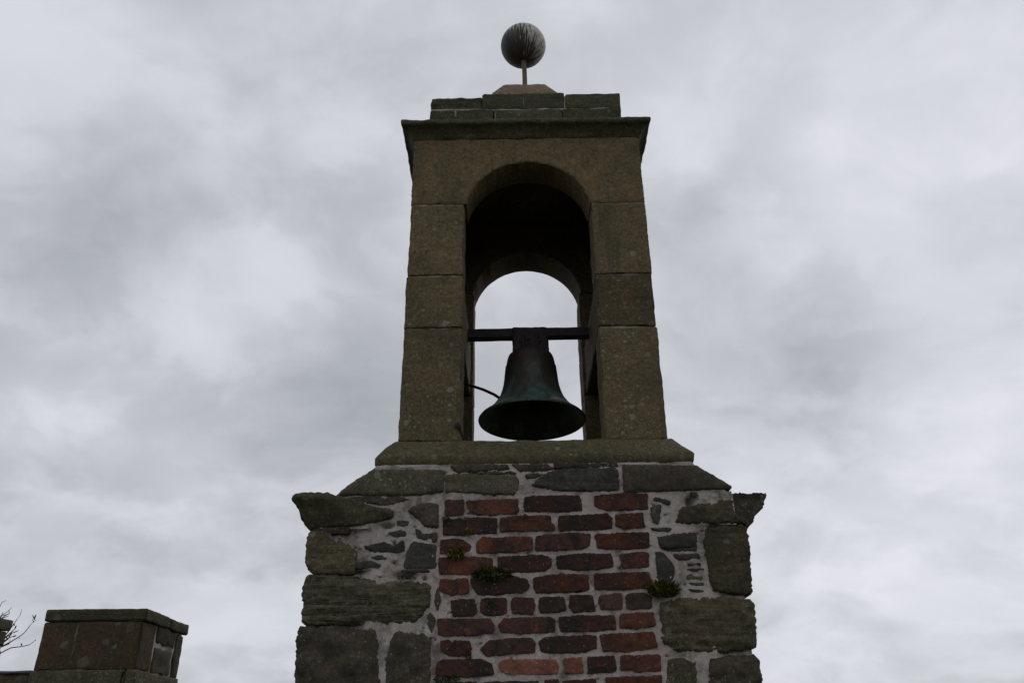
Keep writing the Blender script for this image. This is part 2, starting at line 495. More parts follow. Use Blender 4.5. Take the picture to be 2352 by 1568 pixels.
def piece(name, poly, yf, depth, mat, parent, step=.007, jit=.005, edge=.008, bulge=.004, rough=.004, bed=0.0, rnd=.008,
          seed=None, lump=None, wave=18, grow=0.0):
    """a stone or brick with a traced face: ragged outline, eased arrises, uneven front, real depth behind"""
    seed = random.random() * 90 if seed is None else seed
    ol = resample(poly, step, jit, seed, rnd)
    if poly_sign(ol) < 0:
        ol.reverse()
    if grow:
        m_ = len(ol)
        gr_ = []
        for i, p in enumerate(ol):
            t = ol[(i + 1) % m_] - ol[i - 1]
            gr_.append(p + Vector((t.y, -t.x)).normalized() * grow if t.length > 1e-9 else p)
        ol = gr_
    n = len(ol)
    xs = [p.x for p in ol]
    ys = [p.y for p in ol]
    pts = list(ol)
    g = step * 1.15
    gx = int((max(xs) - min(xs)) / g) + 1
    gy = int((max(ys) - min(ys)) / g) + 1

    def dist(p):
        best = 1e9
        for i in range(n):
            a = ol[i]
            d = (p - a).length_squared
            if d < best:
                best = d
        return math.sqrt(best)

    for i in range(gx + 1):
        for j in range(gy + 1):
            p = Vector((min(xs) + (i + .5 * (j % 2)) * g + random.uniform(-.2, .2) * g, min(ys) + j * g + random.uniform(-.2, .2) * g))
            pts.append(p)
    edges = [(i, (i + 1) % n) for i in range(n)]
    vo, eo, fo, ov, oe, of = delaunay_2d_cdt(pts, edges, [], 1, 1e-6)
    bound = {}
    for e in eo:
        bound[tuple(sorted(e))] = 0
    for f in fo:
        for a, b in zip(f, list(f[1:]) + [f[0]]):
            bound[tuple(sorted((a, b)))] += 1
    bedges = [e for e, c in bound.items() if c == 1]
    bset = set(v for e in bedges for v in e)
    verts = []
    for i, p in enumerate(vo):
        d = 0.0 if i in bset else dist(p)
        k = min(1.0, d / edge)
        y = yf + edge * (1 - math.sqrt(max(0, 1 - (1 - k) ** 2))) * .8
        y -= bulge * min(1, d / (edge * 4))
        y += rough * fbm(p.x * wave, p.y * wave, seed + 3) * (.4 + .6 * k)
        if bed:
            y += bed * fbm(p.x * 7, p.y * 42, seed + 9) * (.3 + .7 * k)
        if lump:
            y += lump(p.x, p.y)
        if k == 1 and depth < .5:
            y = min(y, yf + .0012)
        verts.append((p.x, y, p.y))
    used = set(v for f in fo for v in f)
    faces = [tuple(f) for f in fo]
    back = {}
    for v in bset:
        back[v] = len(verts)
        p = verts[v]
        verts.append((p[0], yf + depth, p[2]))
    for a, b in bedges:
        faces.append((a, b, back[b], back[a]))
    # drop unused vertices
    keep = sorted(used | set(back.values()))
    rem = {v: i for i, v in enumerate(keep)}
    return put_obj(name, [verts[v] for v in keep], [tuple(rem[v] for v in f) for f in faces], mat, parent)


def spaced(a, b, r, step):
    L = b - a
    n = max(1, int(round((L - 2 * r) / step)))
    return [a, a + r * .35, a + r] + [a + r + (L - 2 * r) * i / n for i in range(1, n)] + [b - r, b - r * .35, b]


def block(name, x0, x1, y0, y1, z0, z1, mat, parent, r=.008, step=.025, rough=.0025, chip=.006, seed=None, warp=.002):
    """a dressed block: rounded, chipped arrises and slightly uneven faces"""
    seed = random.random() * 90 if seed is None else seed
    X, Y, Z = spaced(x0, x1, r, step), spaced(y0, y1, r, step), spaced(z0, z1, r, step)
    idx, verts, faces = {}, [], []

    def vid(i, j, k):
        key = (i, j, k)
        if key not in idx:
            p = Vector((X[i], Y[j], Z[k]))
            q = Vector((min(max(p.x, x0 + r), x1 - r), min(max(p.y, y0 + r), y1 - r), min(max(p.z, z0 + r), z1 - r)))
            d = p - q
            if d.length > 1e-9:
                nn = d.normalized()
                near = sum(1 for c in (d.x, d.y, d.z) if abs(c) > 1e-9)
                rr = r
                if near >= 2:
                    c = fbm(p.x * 14, p.y * 14, p.z * 14 + seed, 4)
                    rr -= chip * (.35 * max(0, c + .2) + 1.6 * max(0, c - .22))
                p = q + nn * rr
                p += nn * rough * fbm(p.x * 16, p.y * 16, p.z * 16 + seed + 5, 4)
            p += Vector((fbm(p.z * 5, p.y * 5, seed), 0, fbm(p.x * 5, p.y * 5, seed + 2))) * warp
            idx[key] = len(verts)
            verts.append(tuple(p))
        return idx[key]
    nx, ny, nz = len(X) - 1, len(Y) - 1, len(Z) - 1
    for i in range(nx):
        for j in range(ny):
            for k in (0, nz):
                faces.append((vid(i, j, k), vid(i + 1, j, k), vid(i + 1, j + 1, k), vid(i, j + 1, k)))
    for i in range(nx):
        for k in range(nz):
            for j in (0, ny):
                faces.append((vid(i, j, k), vid(i + 1, j, k), vid(i + 1, j, k + 1), vid(i, j, k + 1)))
    for j in range(ny):
        for k in range(nz):
            for i in (0, nx):
                faces.append((vid(i, j, k), vid(i, j + 1, k), vid(i, j + 1, k + 1), vid(i, j, k + 1)))
    return put_obj(name, verts, faces, mat, parent)


def loft(name, x0, x1, y0, y1, prof, mat, parent, step=.03, rough=.003, seed=None, tilt=0.0):
    """stack of rectangles: prof is a list of (outward offset, z); closed at both ends"""
    seed = random.random() * 90 if seed is None else seed
    nx, ny = max(2, int((x1 - x0) / step)), max(2, int((y1 - y0) / step))
    verts, faces = [], []
    per = 2 * (nx + ny)
    for (o, z) in prof:
        a, b, c, d = x0 - o, x1 + o, y0 - o, y1 + o
        ring = [(a + (b - a) * i / nx, c) for i in range(nx)] + [(b, c + (d - c) * i / ny) for i in range(ny)] + \
               [(b - (b - a) * i / nx, d) for i in range(nx)] + [(a, d - (d - c) * i / ny) for i in range(ny)]
        cx, cy = (a + b) / 2, (c + d) / 2
        for (x, y) in ring:
            n1 = fbm(x * 13, y * 13, z * 9 + seed, 4)
            n2 = fbm(x * 13 + 30, y * 13, z * 9 + seed, 4)
            verts.append((x + rough * n1 * (1 if x > cx else -1), y + rough * n1 * (1 if y > cy else -1), z + rough * n2 + tilt * (x - cx)))
    for r_ in range(len(prof) - 1):
        for i in range(per):
            j = (i + 1) % per
            faces.append((r_ * per + i, r_ * per + j, (r_ + 1) * per + j, (r_ + 1) * per + i))
    faces.append(tuple(range(per)))
    faces.append(tuple(range((len(prof) - 1) * per, len(prof) * per)))
    return put_obj(name, verts, faces, mat, parent)


def lathe(name, prof, mat, parent, centre, seg=96, closed=False, rough=0):
    verts, faces = [], []
    n = len(prof)
    for i in range(seg):
        a = 2 * math.pi * i / seg
        for (r_, z) in prof:
            rr = r_ * (1 + rough * fbm(math.cos(a) * 2, math.sin(a) * 2, z * 6, 3))
            verts.append((rr * math.cos(a), rr * math.sin(a), z))
    for i in range(seg):
        j = (i + 1) % seg
        for k in range(n - 1):
            faces.append((i * n + k, j * n + k, j * n + k + 1, i * n + k + 1))
        if closed:
            faces.append((i * n + n - 1, j * n + n - 1, j * n, i * n))
    me = bpy.data.meshes.new(name)
    me.from_pydata(verts, [], faces)
    bm = bmesh.new()
    bm.from_mesh(me)
    bmesh.ops.remove_doubles(bm, verts=bm.verts, dist=1e-5)
    bmesh.ops.recalc_face_normals(bm, faces=bm.faces)
    bm.to_mesh(me)
    bm.free()
    me.materials.append(mat)
    me.shade_smooth()
    me.set_sharp_from_angle(angle=R(40))
    o = bpy.data.objects.new(name, me)
    COL.objects.link(o)
    o.parent = parent
    o.matrix_parent_inverse = parent.matrix_world.inverted()
    o.location = Vector(centre) + parent.matrix_world.translation
    return o


def tube_data(pts, radii, seg=8):
    verts, faces = [], []
    pts = [Vector(p) for p in pts]
    for i, p in enumerate(pts):
        t = (pts[min(i + 1, len(pts) - 1)] - pts[max(i - 1, 0)]).normalized()
        u = t.cross(Vector((.31, .2, .93))).normalized()
        v = t.cross(u)
        for k in range(seg):
            a = 2 * math.pi * k / seg
            verts.append(tuple(p + (u * math.cos(a) + v * math.sin(a)) * radii[i]))
    for i in range(len(pts) - 1):
        for k in range(seg):
            l = (k + 1) % seg
            faces.append((i * seg + k, i * seg + l, (i + 1) * seg + l, (i + 1) * seg + k))
    faces.append(tuple(range(seg)))
    faces.append(tuple(range((len(pts) - 1) * seg, len(pts) * seg)))
    return verts, faces


def tube(name, pts, radii, mat, parent, seg=10):
    if not isinstance(radii, (list, tuple)):
        radii = [radii] * len(pts)
    v, f = tube_data(pts, radii, seg)
    return put_obj(name, v, f, mat, parent)


def merge(parts):
    V, F = [], []
    for v, f in parts:
        k = len(V)
        V += v
        F += [tuple(i + k for i in q) for q in f]
    return V, F


# ------------------------------------------------------------------ ground
gv, gf = [], []
NG = 40
for i in range(NG + 1):
    for j in range(NG + 1):
        u, v = (i / NG * 2 - 1), (j / NG * 2 - 1)
        x, y = math.copysign(abs(u) ** 3, u) * 3000, math.copysign(abs(v) ** 3, v) * 3000
        gv.append((x, y, -.02 + .02 * fbm(x * .3, y * .3, 1)))
for i in range(NG):
    for j in range(NG):
        a = i * (NG + 1) + j
        gf.append((a, a + NG + 1, a + NG + 2, a + 1))
ground = put_obj("ground", gv, gf, GRND)
ground['kind'] = 'structure'

# ------------------------------------------------------------------ the tower
YF, YP, YB = 3.50, 3.60, 4.68        # brick face, front of the bellcote, back of the bellcote
X0, X1 = -.529, .713                 # bellcote flanks
XC = (X0 + X1) / 2
I0, I1 = XC - .337, XC + .337        # bell opening
tower = thing("bell_tower", "old stone and brick bell tower with an arched sandstone bellcote on top", "tower", (XC, 4.1, 0))
Z = lambda h: EYE + h

# mortar face behind every stone and brick, with hollows where the pointing has dropped out
holes = [(*P(931, 1322, YF), .040, .013, .05), (*P(764, 1208, YF), .022, .022, .05), (*P(975, 1327, YF), .010, .010, .03),
         (*P(2005 / 1.2653, 1460 / 1.2653, YF), .018, .024, .05), (*P(888, 1207, YF), .03, .010, .04),
         (*P(905, 1291, YF), .012, .007, .03), (*P(905, 1246, YF), .008, .007, .03), (*P(1327, 1356, YF), .02, .006, .03),
         (*P(820, 1311, YF), .05, .005, .03), (*P(1270, 1075, YF), .05, .006, .03), (*P(1010, 1086, YF), .03, .010, .03),
         (*P(1365, 1476, YF), .006, .006, .02), (*P(1230, 1064, YF), .02, .006, .03), (*P(1350, 1078, YF), .015, .006, .03)]
for q in range(240):
    holes.append((random.uniform(-.80, .90), EYE + random.uniform(.20, 1.08), random.uniform(.003, .010), random.uniform(.002, .005), .016))
mx0, mx1, mz0, mz1 = -.842, .948, Z(-.45), Z(1.145)
NX, NZ = 330, 290
vs, fs = [], []
for j in range(NZ + 1):
    zr = mz0 + (mz1 - mz0) * j / NZ
    rowh = [h for h in holes if abs(h[1] - zr) < 2.1 * h[3]]
    for i in range(NX + 1):
        x, z = mx0 + (mx1 - mx0) * i / NX, mz0 + (mz1 - mz0) * j / NZ
        if z > Z(1.0):     # the weathering course leans in at both ends
            k = (z - Z(1.0)) / .145
            x = max(-.75 + k * .15, min(.935 - k * .15, x))
        y = YF + .0036 + .0042 * fbm(x * 24, z * 24, 4, 5) + .0016 * fbm(x * 110, z * 110, 2, 2)
        if z < Z(.86):     # raked-out joints between the corner stones
            y += .022 * max(0, min(1, (-.60 - x) / .05)) + .020 * max(0, min(1, (x - .80) / .05))
        for (hx, hz, a, b, d) in rowh:
            e = ((x - hx) / a) ** 2 + ((z - hz) / b) ** 2
            if e < 4:
                y += d * math.exp(-e * 1.3)
        vs.append((x, y, z))
for j in range(NZ):
    for i in range(NX):
        a = j * (NX + 1) + i
        fs.append((a, a + 1, a + NX + 2, a + NX + 1))
put_obj("mortar_bed", vs, fs, MOR, tower)
block("rubble_core", -.836, .942, YF + .085, 4.80, 0, Z(.985), MOR, tower, r=.03, step=.12, rough=.012)
block("rubble_core", -.66, .85, YF + .085, 4.74, Z(.98), Z(1.15), MOR, tower, r=.02, step=.12, rough=.006)

# bricks: course by course, traced
D_, R_, B_, O_ = BR_D, BR_R, BR_B, BR_O
bricks = [
    ('B', D_, [(258, 255), (500, 255), (505, 340), (490, 445), (255, 455), (262, 340)]),
    ('B', R_, [(545, 272), (900, 245), (1245, 240), (1250, 400), (1180, 425), (700, 440), (600, 410)]),
    ('B', D_, [(1345, 215), (1500, 195), (2080, 190), (2110, 300), (2115, 385), (1650, 400), (1350, 390), (1335, 330)]),
    ('I', R_, [(525, 425), (700, 408), (840, 412), (845, 500), (600, 508), (528, 482)]),
    ('B', D_, [(235, 530), (340, 510), (780, 490), (950, 505), (950, 690), (800, 695), (460, 720), (225, 715)]),
    ('B', R_, [(1015, 500), (1240, 470), (1690, 465), (1690, 560), (1745, 600), (1745, 650), (1400, 660), (1010, 668), (1005, 590)]),
    ('I', D_, [(310, 548), (600, 535), (625, 560), (625, 620), (310, 632), (302, 600)]),
    ('I', R_, [(655, 540), (815, 530), (822, 610), (700, 620), (655, 600)]),
    ('B', R_, [(195, 795), (400, 775), (500, 800), (600, 885), (560, 950), (400, 965), (190, 970)]),
    ('B', R_, [(690, 830), (770, 760), (950, 775), (1200, 755), (1440, 765), (1445, 920), (1200, 945), (690, 960)]),
    ('B', D_, [(1500, 745), (1700, 725), (2000, 705), (2230, 715), (2225, 860), (2130, 910), (1700, 925), (1495, 930)]),
    ('I', R_, [(528, 662), (700, 652), (850, 648), (855, 735), (700, 745), (545, 740)]),
    ('B', R_, [(170, 1045), (500, 1030), (780, 1035), (895, 1050), (900, 1150), (880, 1235), (600, 1250), (180, 1250)]),
    ('B', D_, [(975, 1030), (1300, 1015), (1560, 1000), (1695, 1045), (1695, 1150), (1600, 1215), (1200, 1225), (985, 1215)]),
    ('I', D_, [(290, 795), (450, 780), (620, 778), (635, 850), (540, 868), (420, 872), (300, 860)]),
    ('I', R_, [(680, 785), (800, 768), (852, 770), (855, 850), (700, 858)]),
    ('E', R_, [(190, 160), (550, 155), (572, 230), (570, 335), (330, 360), (180, 290)]),
    ('E', D_, [(600, 150), (700, 130), (1180, 110), (1370, 160), (1390, 265), (1300, 330), (1050, 335), (930, 350), (700, 350), (630, 260)]),
    ('E', R_, [(1470, 140), (1650, 105), (2000, 85), (2190, 100), (2215, 290), (1900, 320), (1500, 330), (1465, 250)]),
    ('I', R_, [(525, 905), (700, 895), (855, 893), (870, 980), (700, 990), (530, 992)]),
    ('E', B_, [(335, 450), (500, 430), (640, 435), (675, 590), (640, 640), (360, 650)]),
    ('E', D_, [(750, 420), (1075, 415), (1085, 600), (1000, 635), (800, 630), (740, 590)]),
    ('E', D_, [(1180, 410), (1455, 415), (1470, 520), (1440, 620), (1170, 610), (1155, 500)]),
    ('E', B_, [(1540, 410), (1700, 395), (1870, 400), (1890, 560), (1780, 595), (1560, 600), (1535, 540)]),
    ('E', D_, [(1960, 375), (2250, 375), (2295, 580), (2000, 595), (1955, 520)]),
    ('F', B_, [(15, 385), (150, 360), (310, 345), (320, 550), (180, 555), (40, 560), (5, 480)]),
    ('F', B_, [(375, 370), (500, 345), (640, 345), (710, 400), (710, 540), (520, 545), (385, 545)]),
    ('E', D_, [(150, 700), (500, 700), (850, 700), (905, 760), (900, 870), (600, 910), (300, 910), (165, 900)]),
    ('E', D_, [(985, 780), (1060, 700), (1300, 680), (1700, 680), (1745, 720), (1745, 860), (1300, 885), (1010, 860)]),
    ('I', D_, [(310, 1170), (420, 1158), (640, 1158), (650, 1235), (500, 1245), (315, 1250)]),
    ('F', R_, [(300, 640), (540, 610), (745, 610), (765, 780), (530, 815), (295, 800)]),
    ('E', R_, [(195, 1000), (300, 985), (345, 1050), (380, 990), (580, 1010), (605, 1100), (590, 1180), (300, 1185), (200, 1120)]),
    ('E', D_, [(735, 1100), (850, 1000), (1200, 960), (1430, 960), (1475, 1030), (1470, 1140), (1150, 1155), (820, 1195)]),
    ('E', D_, [(1545, 1000), (1620, 950), (2150, 920), (2300, 940), (2310, 1090), (2100, 1140), (1800, 1145), (1555, 1130)]),
    ('F', R_, [(20, 920), (300, 895), (740, 880), (770, 960), (800, 1070), (500, 1120), (60, 1125)]),
    ('E', D_, [(150, 1300), (220, 1255), (750, 1250), (880, 1310), (915, 1440), (560, 1480), (130, 1450)]),
    ('E', O_, [(990, 1290), (1100, 1255), (1750, 1255), (1790, 1340), (1770, 1430), (1400, 1435), (1100, 1430), (1000, 1370)]),
    ('E', O_, [(1870, 1240), (2110, 1225), (2125, 1420), (1890, 1425), (1895, 1340)]),
    ('I', D_, [(485, 1410), (640, 1405), (655, 1490), (490, 1505)]),
    ('F', R_, [(305, 1200), (830, 1190), (845, 1390), (480, 1405), (470, 1365), (310, 1385)]),
    ('E', D_, [(130, 1570), (680, 1560), (690, 1770), (120, 1780)]),
    ('E', B_, [(780, 1562), (1510, 1548), (1520, 1760), (790, 1770)]),
    ('E', D_, [(1615, 1540), (1790, 1525), (1800, 1750), (1620, 1760)]),
    ('E', R_, [(1860, 1548), (2300, 1515), (2310, 1740), (1865, 1755)]),
    ('F', R_, [(100, 1500), (850, 1470), (860, 1670), (110, 1690)]),
]
for crop, mat, pts in bricks:
    piece("brick", CP(crop, pts, YF), YF - random.uniform(.0004, .0034), .09, mat, tower, step=.0045, jit=.0038, edge=.0014,
          bulge=.0005, rough=.0042, rnd=.0035, wave=40, grow=.0040)
zb = Z(.155)
for row in range(6):          # courses just under the picture
    x = -.40 + (.0 if row % 2 else -.0) + random.uniform(0, .02)
    first = .11 if row % 2 else .22
    while x < .52:
        L = first if first else .222
        first = None
        L = min(L, .60 - x)
        piece("brick", [(x, zb), (x + L, zb + .008), (x + L, zb + .066), (x, zb + .060)], YF, .09, random.choice((D_, R_, D_, B_)), tower,
              step=.012, jit=.006, edge=.007, rough=.004)
        x += L + .02
    zb -= .084

# rubble and dressed stones of the shaft: (name, crop, outline, material, options)
stones = [
    ("quoin_stone", 'A', QUO, [(280, 670), (530, 690), (560, 760), (620, 810), (690, 815), (910, 930), (900, 1160), (880, 1240), (560, 1245), (290, 1235), (230, 1090), (260, 760)],
     dict(depth=.35, rough=.012, bed=.005, bulge=.008)),
    ("quoin_stone", 'D', BED, [(280, 92), (600, 96), (900, 130), (1250, 190), (1450, 178), (1700, 190), (1880, 200), (1940, 280), (1930, 440), (1840, 620), (1700, 720), (1200, 740), (800, 760), (180, 760), (190, 660), (165, 580), (205, 510), (180, 370), (200, 290), (190, 220), (220, 130)],
     dict(depth=.35, rough=.016, bed=.010, bulge=.012, edge=.012)),
    ("quoin_stone", 'D', DRK, [(150, 810), (700, 790), (870, 850), (1000, 860), (1160, 830), (1190, 920), (1210, 1000), (1195, 1230), (1230, 1380), (1225, 1900), (70, 1900), (105, 1100), (125, 850)],
     dict(depth=.35, rough=.014, bulge=.012, edge=.013)),
    ("rubble_stone", 'D', DRK, [(1480, 850), (1850, 890), (1930, 970), (1940, 1150), (1920, 1880), (1310, 1880), (1310, 1270), (1380, 1000), (1420, 900)],
     dict(rough=.015, bulge=.008, edge=.014)),
    ("rubble_stone", 'A', SLT, [(1480, 525), (1640, 540), (1620, 595), (1475, 590)], {}),
    ("rubble_stone", 'A', SLT, [(1350, 700), (1500, 660), (1600, 680), (1590, 730), (1450, 755)], {}),
    ("rubble_stone", 'A', SLT, [(1010, 880), (1300, 815), (1430, 880), (1560, 800), (1575, 940), (1500, 960), (1150, 945)], {}),
    ("rubble_stone", 'A', PUR, [(1720, 640), (1760, 645), (1860, 710), (2020, 690), (2010, 830), (1900, 800), (1760, 760)], dict(rough=.008)),
    ("rubble_stone", 'A', SLT, [(1690, 805), (1880, 850), (2010, 860), (2005, 1180), (1560, 1170), (1600, 1000)], dict(rough=.006)),
    ("rubble_stone", 'A', PUR, [(1620, 400), (1680, 340), (1900, 280), (2040, 300), (2040, 610), (1940, 635), (1850, 600), (1700, 450)], dict(rough=.010, bulge=.008)),
    ("rubble_stone", 'A', SLT, [(915, 1090), (1080, 1070), (1250, 1130), (1200, 1170), (915, 1165)], {}),
    ("rubble_stone", 'A', SLT, [(1110, 1025), (1230, 1005), (1340, 1030), (1320, 1055), (1150, 1045)], {}),
    ("rubble_stone", 'A', PUR, [(1500, 1195), (1900, 1185), (1930, 1225), (1560, 1235)], dict(edge=.004)),
    ("rubble_stone", 'A', PUR, [(720, 225), (1100, 190), (1500, 200), (1640, 240), (1480, 275), (1300, 320), (1150, 290), (950, 262)], dict(rough=.010, bulge=-.002)),
    ("rubble_stone", 'A', PUR, [(320, 640), (820, 620), (820, 680), (600, 690), (540, 690), (330, 680)], dict(depth=.3, edge=.004)),
    ("rubble_stone", 'D', PUR, [(2040, 250), (2065, 450), (2025, 580), (1985, 500), (2000, 330)], {}),
    ("rubble_stone", 'D', SLT, [(1920, 600), (2000, 690), (1950, 890), (1880, 750), (1870, 660)], {}),
    ("rubble_stone", 'H', WEA, [(1000, 300), (1050, 287), (1430, 295), (1450, 330), (1440, 380), (1430, 415), (1240, 412), (1110, 398), (1000, 402)], dict(rough=.008, bulge=.006)),
    ("rubble_stone", 'G', PUR, [(545, 1226), (760, 1224), (985, 1228), (995, 1262), (760, 1276), (600, 1290), (560, 1270)], dict(edge=.005, bulge=.004, rough=.010)),
    ("rubble_stone", 'G', BED, [(590, 1300), (800, 1284), (1000, 1275), (1050, 1296), (940, 1310), (760, 1304)], dict(edge=.004, rough=.008)),
    ("rubble_stone", 'G', DRK, [(1015, 1224), (1290, 1226), (1310, 1262), (1180, 1282), (1060, 1274)], dict(edge=.005, rough=.010)),
    ("rubble_stone", 'G', SLT, [(1200, 1350), (1260, 1300), (1330, 1268), (1480, 1258), (1800, 1248), (1820, 1290), (1825, 1420), (1560, 1430), (1390, 1425), (1240, 1400), (1165, 1385)], dict(rough=.009, bulge=.006)),
    ("rubble_stone", 'G', PUR, [(1325, 1212), (1560, 1214), (1815, 1208), (1820, 1238), (1540, 1248), (1340, 1256)], dict(edge=.005)),
    ("rubble_stone", 'G', DRK, [(1110, 1300), (1200, 1285), (1260, 1300), (1180, 1330), (1120, 1330)], dict(edge=.005)),
    ("rubble_stone", 'I', SLT, [(865, 430), (920, 435), (990, 455), (985, 475), (940, 465), (880, 450)], {}),
    ("rubble_stone", 'I', WEA, [(865, 490), (930, 475), (930, 500), (915, 595), (895, 590), (870, 540)], {}),
    ("rubble_stone", 'I', SLT, [(865, 620), (990, 618), (985, 636), (900, 636)], dict(edge=.003)),
    ("rubble_stone", 'I', SLT, [(905, 675), (1080, 650), (1150, 645), (1148, 735), (1060, 740), (930, 745)], dict(rough=.010, bulge=.006)),
    ("rubble_stone", 'I', SLT, [(895, 760), (940, 770), (1000, 830), (1012, 880), (1005, 940), (920, 945), (905, 850)], dict(rough=.006)),
    ("rubble_stone", 'C', SLT, [(660, 900), (900, 880), (1150, 880), (1160, 930), (900, 935), (760, 930)], dict(edge=.004)),
    ("rubble_stone", 'C', PUR, [(830, 990), (1190, 980), (1210, 1040), (1000, 1060), (870, 1065)], dict(edge=.004)),
    ("rubble_stone", 'C', SLT, [(1030, 1115), (1200, 1105), (1205, 1135), (1040, 1140)], dict(edge=.003, jit=.002)),
    ("rubble_stone", 'C', SLT, [(1010, 1190), (1250, 1175), (1250, 1205), (1120, 1218)], dict(edge=.003, jit=.002)),
    ("rubble_stone", 'C', QUO, [(1010, 1290), (1090, 1255), (1130, 1290), (1240, 1285), (1220, 1335), (1170, 1335), (1110, 1315), (1050, 1330)], dict(edge=.003)),
    ("rubble_stone", 'C', SLT, [(1040, 1378), (1250, 1375), (1245, 1408), (1150, 1408)], dict(edge=.003, jit=.002)),
    ("rubble_stone", 'C', SLT, [(1025, 1458), (1130, 1468), (1250, 1475), (1235, 1508), (1100, 1495)], dict(edge=.003, jit=.002)),
    ("quoin_stone", 'C', QUO, [(1270, 640), (1500, 605), (1825, 600), (1842, 700), (1870, 950), (1910, 1490), (1890, 1510), (1700, 1515), (1530, 1490), (1400, 1460), (1340, 1350), (1310, 1100), (1250, 900), (1245, 800)],
     dict(depth=.35, rough=.012, bulge=.010, bed=.004, edge=.012)),
    ("quoin_stone", 'F', QUO, [(850, 440), (1000, 415), (1500, 410), (2070, 430), (2110, 480), (2125, 650), (2145, 800), (2140, 1060), (1800, 1120), (1350, 1135), (1060, 1120), (870, 1010), (840, 700), (830, 520)],
     dict(depth=.35, rough=.014, bulge=.010, bed=.008, edge=.012)),
    ("rubble_stone", 'F', QUO, [(945, 1250), (1100, 1225), (1320, 1280), (1330, 1440), (1360, 1850), (940, 1850)], dict(rough=.010, bulge=.006)),
    ("quoin_stone", 'F', DRK, [(1530, 1250), (1850, 1200), (2150, 1190), (2190, 1280), (2220, 1450), (2235, 1880), (1520, 1880), (1515, 1350)],
     dict(depth=.35, rough=.014, bulge=.010, bed=.006, edge=.012)),
]
for nm, crop, mat, pts, kw in stones:
    o = dict(depth=.085, step=.0055, jit=.0048, edge=.0022, bulge=.001, rough=.005, bed=0.0, rnd=.006, wave=14, grow=.002)
    o.update(kw)
    if o['depth'] > .1:
        o.update(step=.0075, jit=.0075, rnd=.009, grow=.005)
    d = o.pop('depth')
    piece(nm, CP(crop, pts, YF), YF, d, mat, tower, **o)
for k, zz0 in enumerate((.16, -.08, -.36)):     # corner stones just under the picture
    if k:
        for (a, b) in ((-.87, -.52), (.62, .97)):
            piece("quoin_stone", [(a, Z(zz0)), (b, Z(zz0)), (b, Z(zz0 + .24)), (a, Z(zz0 + .24))], YF, .35, QUO, tower, step=.02, jit=.014, rough=.014,
                  edge=.012, bulge=.01, rnd=.014)

# coursed rubble on the two flanks
for (xa, xb) in ((-.866, -.75), (.86, .968)):
    zz1 = Z(.84)
    while zz1 > Z(-.5):
        hh = random.uniform(.11, .17)
        yy = YF + .36
        while yy < 4.78:
            L = min(random.uniform(.2, .42), 4.80 - yy)
            if L > .06:
                block("rubble_stone", xa + (random.uniform(0, .008) if xa < 0 else 0), xb - (random.uniform(0, .008) if xa > 0 else 0), yy, yy + L - .018, zz1 - hh + .016, zz1,
                      random.choice((QUO, BED, DRK, WEB)), tower, r=.012, step=.05, rough=.010, chip=.02)
            yy += L
        zz1 -= hh

# broken moulded cornice: the side returns survive, the front has been hacked back
def lump_left(x, z):
    """the surviving moulding overhangs at its lip and hollows away below; it dies out where the face was hacked off"""
    t = max(0, min(1, (z - Z(.862)) / .12))
    k = max(0, min(1, (-.64 - x) / .14))
    return -.055 * t * t * k + .010 * math.sin(x * 28 + z * 20) * (1 - k)


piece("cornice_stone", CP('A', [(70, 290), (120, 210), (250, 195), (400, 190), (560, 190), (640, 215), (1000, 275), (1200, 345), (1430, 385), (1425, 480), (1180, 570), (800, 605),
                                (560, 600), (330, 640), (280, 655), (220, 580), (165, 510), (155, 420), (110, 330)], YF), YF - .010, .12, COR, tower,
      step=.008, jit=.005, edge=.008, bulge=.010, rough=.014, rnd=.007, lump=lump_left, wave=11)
lp = CP('A', [(75, 290), (125, 212), (300, 198), (620, 200), (640, 560), (285, 650), (225, 578), (170, 505), (160, 420), (115, 330)], YF)
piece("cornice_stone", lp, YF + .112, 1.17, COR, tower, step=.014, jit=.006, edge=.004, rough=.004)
rp = [(1600, 165), (1640, 150), (1730, 128), (1800, 140), (1960, 138), (2110, 130), (2130, 180), (2080, 310), (2020, 385), (1960, 460), (1930, 540), (1850, 625), (1825, 560), (1640, 445), (1590, 400)]
piece("cornice_stone", CP('C', rp, YF), YF + .012, 1.27, DRK, tower, step=.007, jit=.008, edge=.006, bulge=-.012, rough=.008, rnd=.008)
piece("cornice_stone", CP('C', [(930, 340), (1150, 310), (1350, 270), (1560, 235), (1650, 225), (1670, 425), (1840, 535), (1830, 565), (1200, 575), (870, 570), (890, 450)], YF),
      YF - .002, .09, QUO, tower, step=.007, jit=.008, edge=.010, bulge=.008, rough=.016, rnd=.01)

# weathering course
piece("weathering_stone", CP('H', [(325, 425), (350, 400), (450, 325), (560, 258), (700, 260), (980, 262), (992, 285), (990, 400), (800, 420), (560, 422), (450, 418), (360, 428)], YF),
      YF - .006, 1.24, WEA, tower, step=.008, jit=.003, edge=.007, bulge=.004, rough=.006, rnd=.008)
piece("weathering_stone", CP('I', [(690, 232), (920, 232), (1145, 235), (1250, 295), (1365, 362), (1362, 380), (1050, 390), (700, 405), (695, 330)], YF),
      YF - .006, 1.24, WEB, tower, step=.008, jit=.003, edge=.007, bulge=.004, rough=.006, rnd=.008)
piece("mortar_fillet", CP('C', [(1150, 190), (1400, 145), (1635, 105), (1640, 225), (1350, 268), (1130, 300)], YF), YF + .004, 1.2, MOR, tower,
      step=.008, jit=.006, edge=.006, rough=.008)

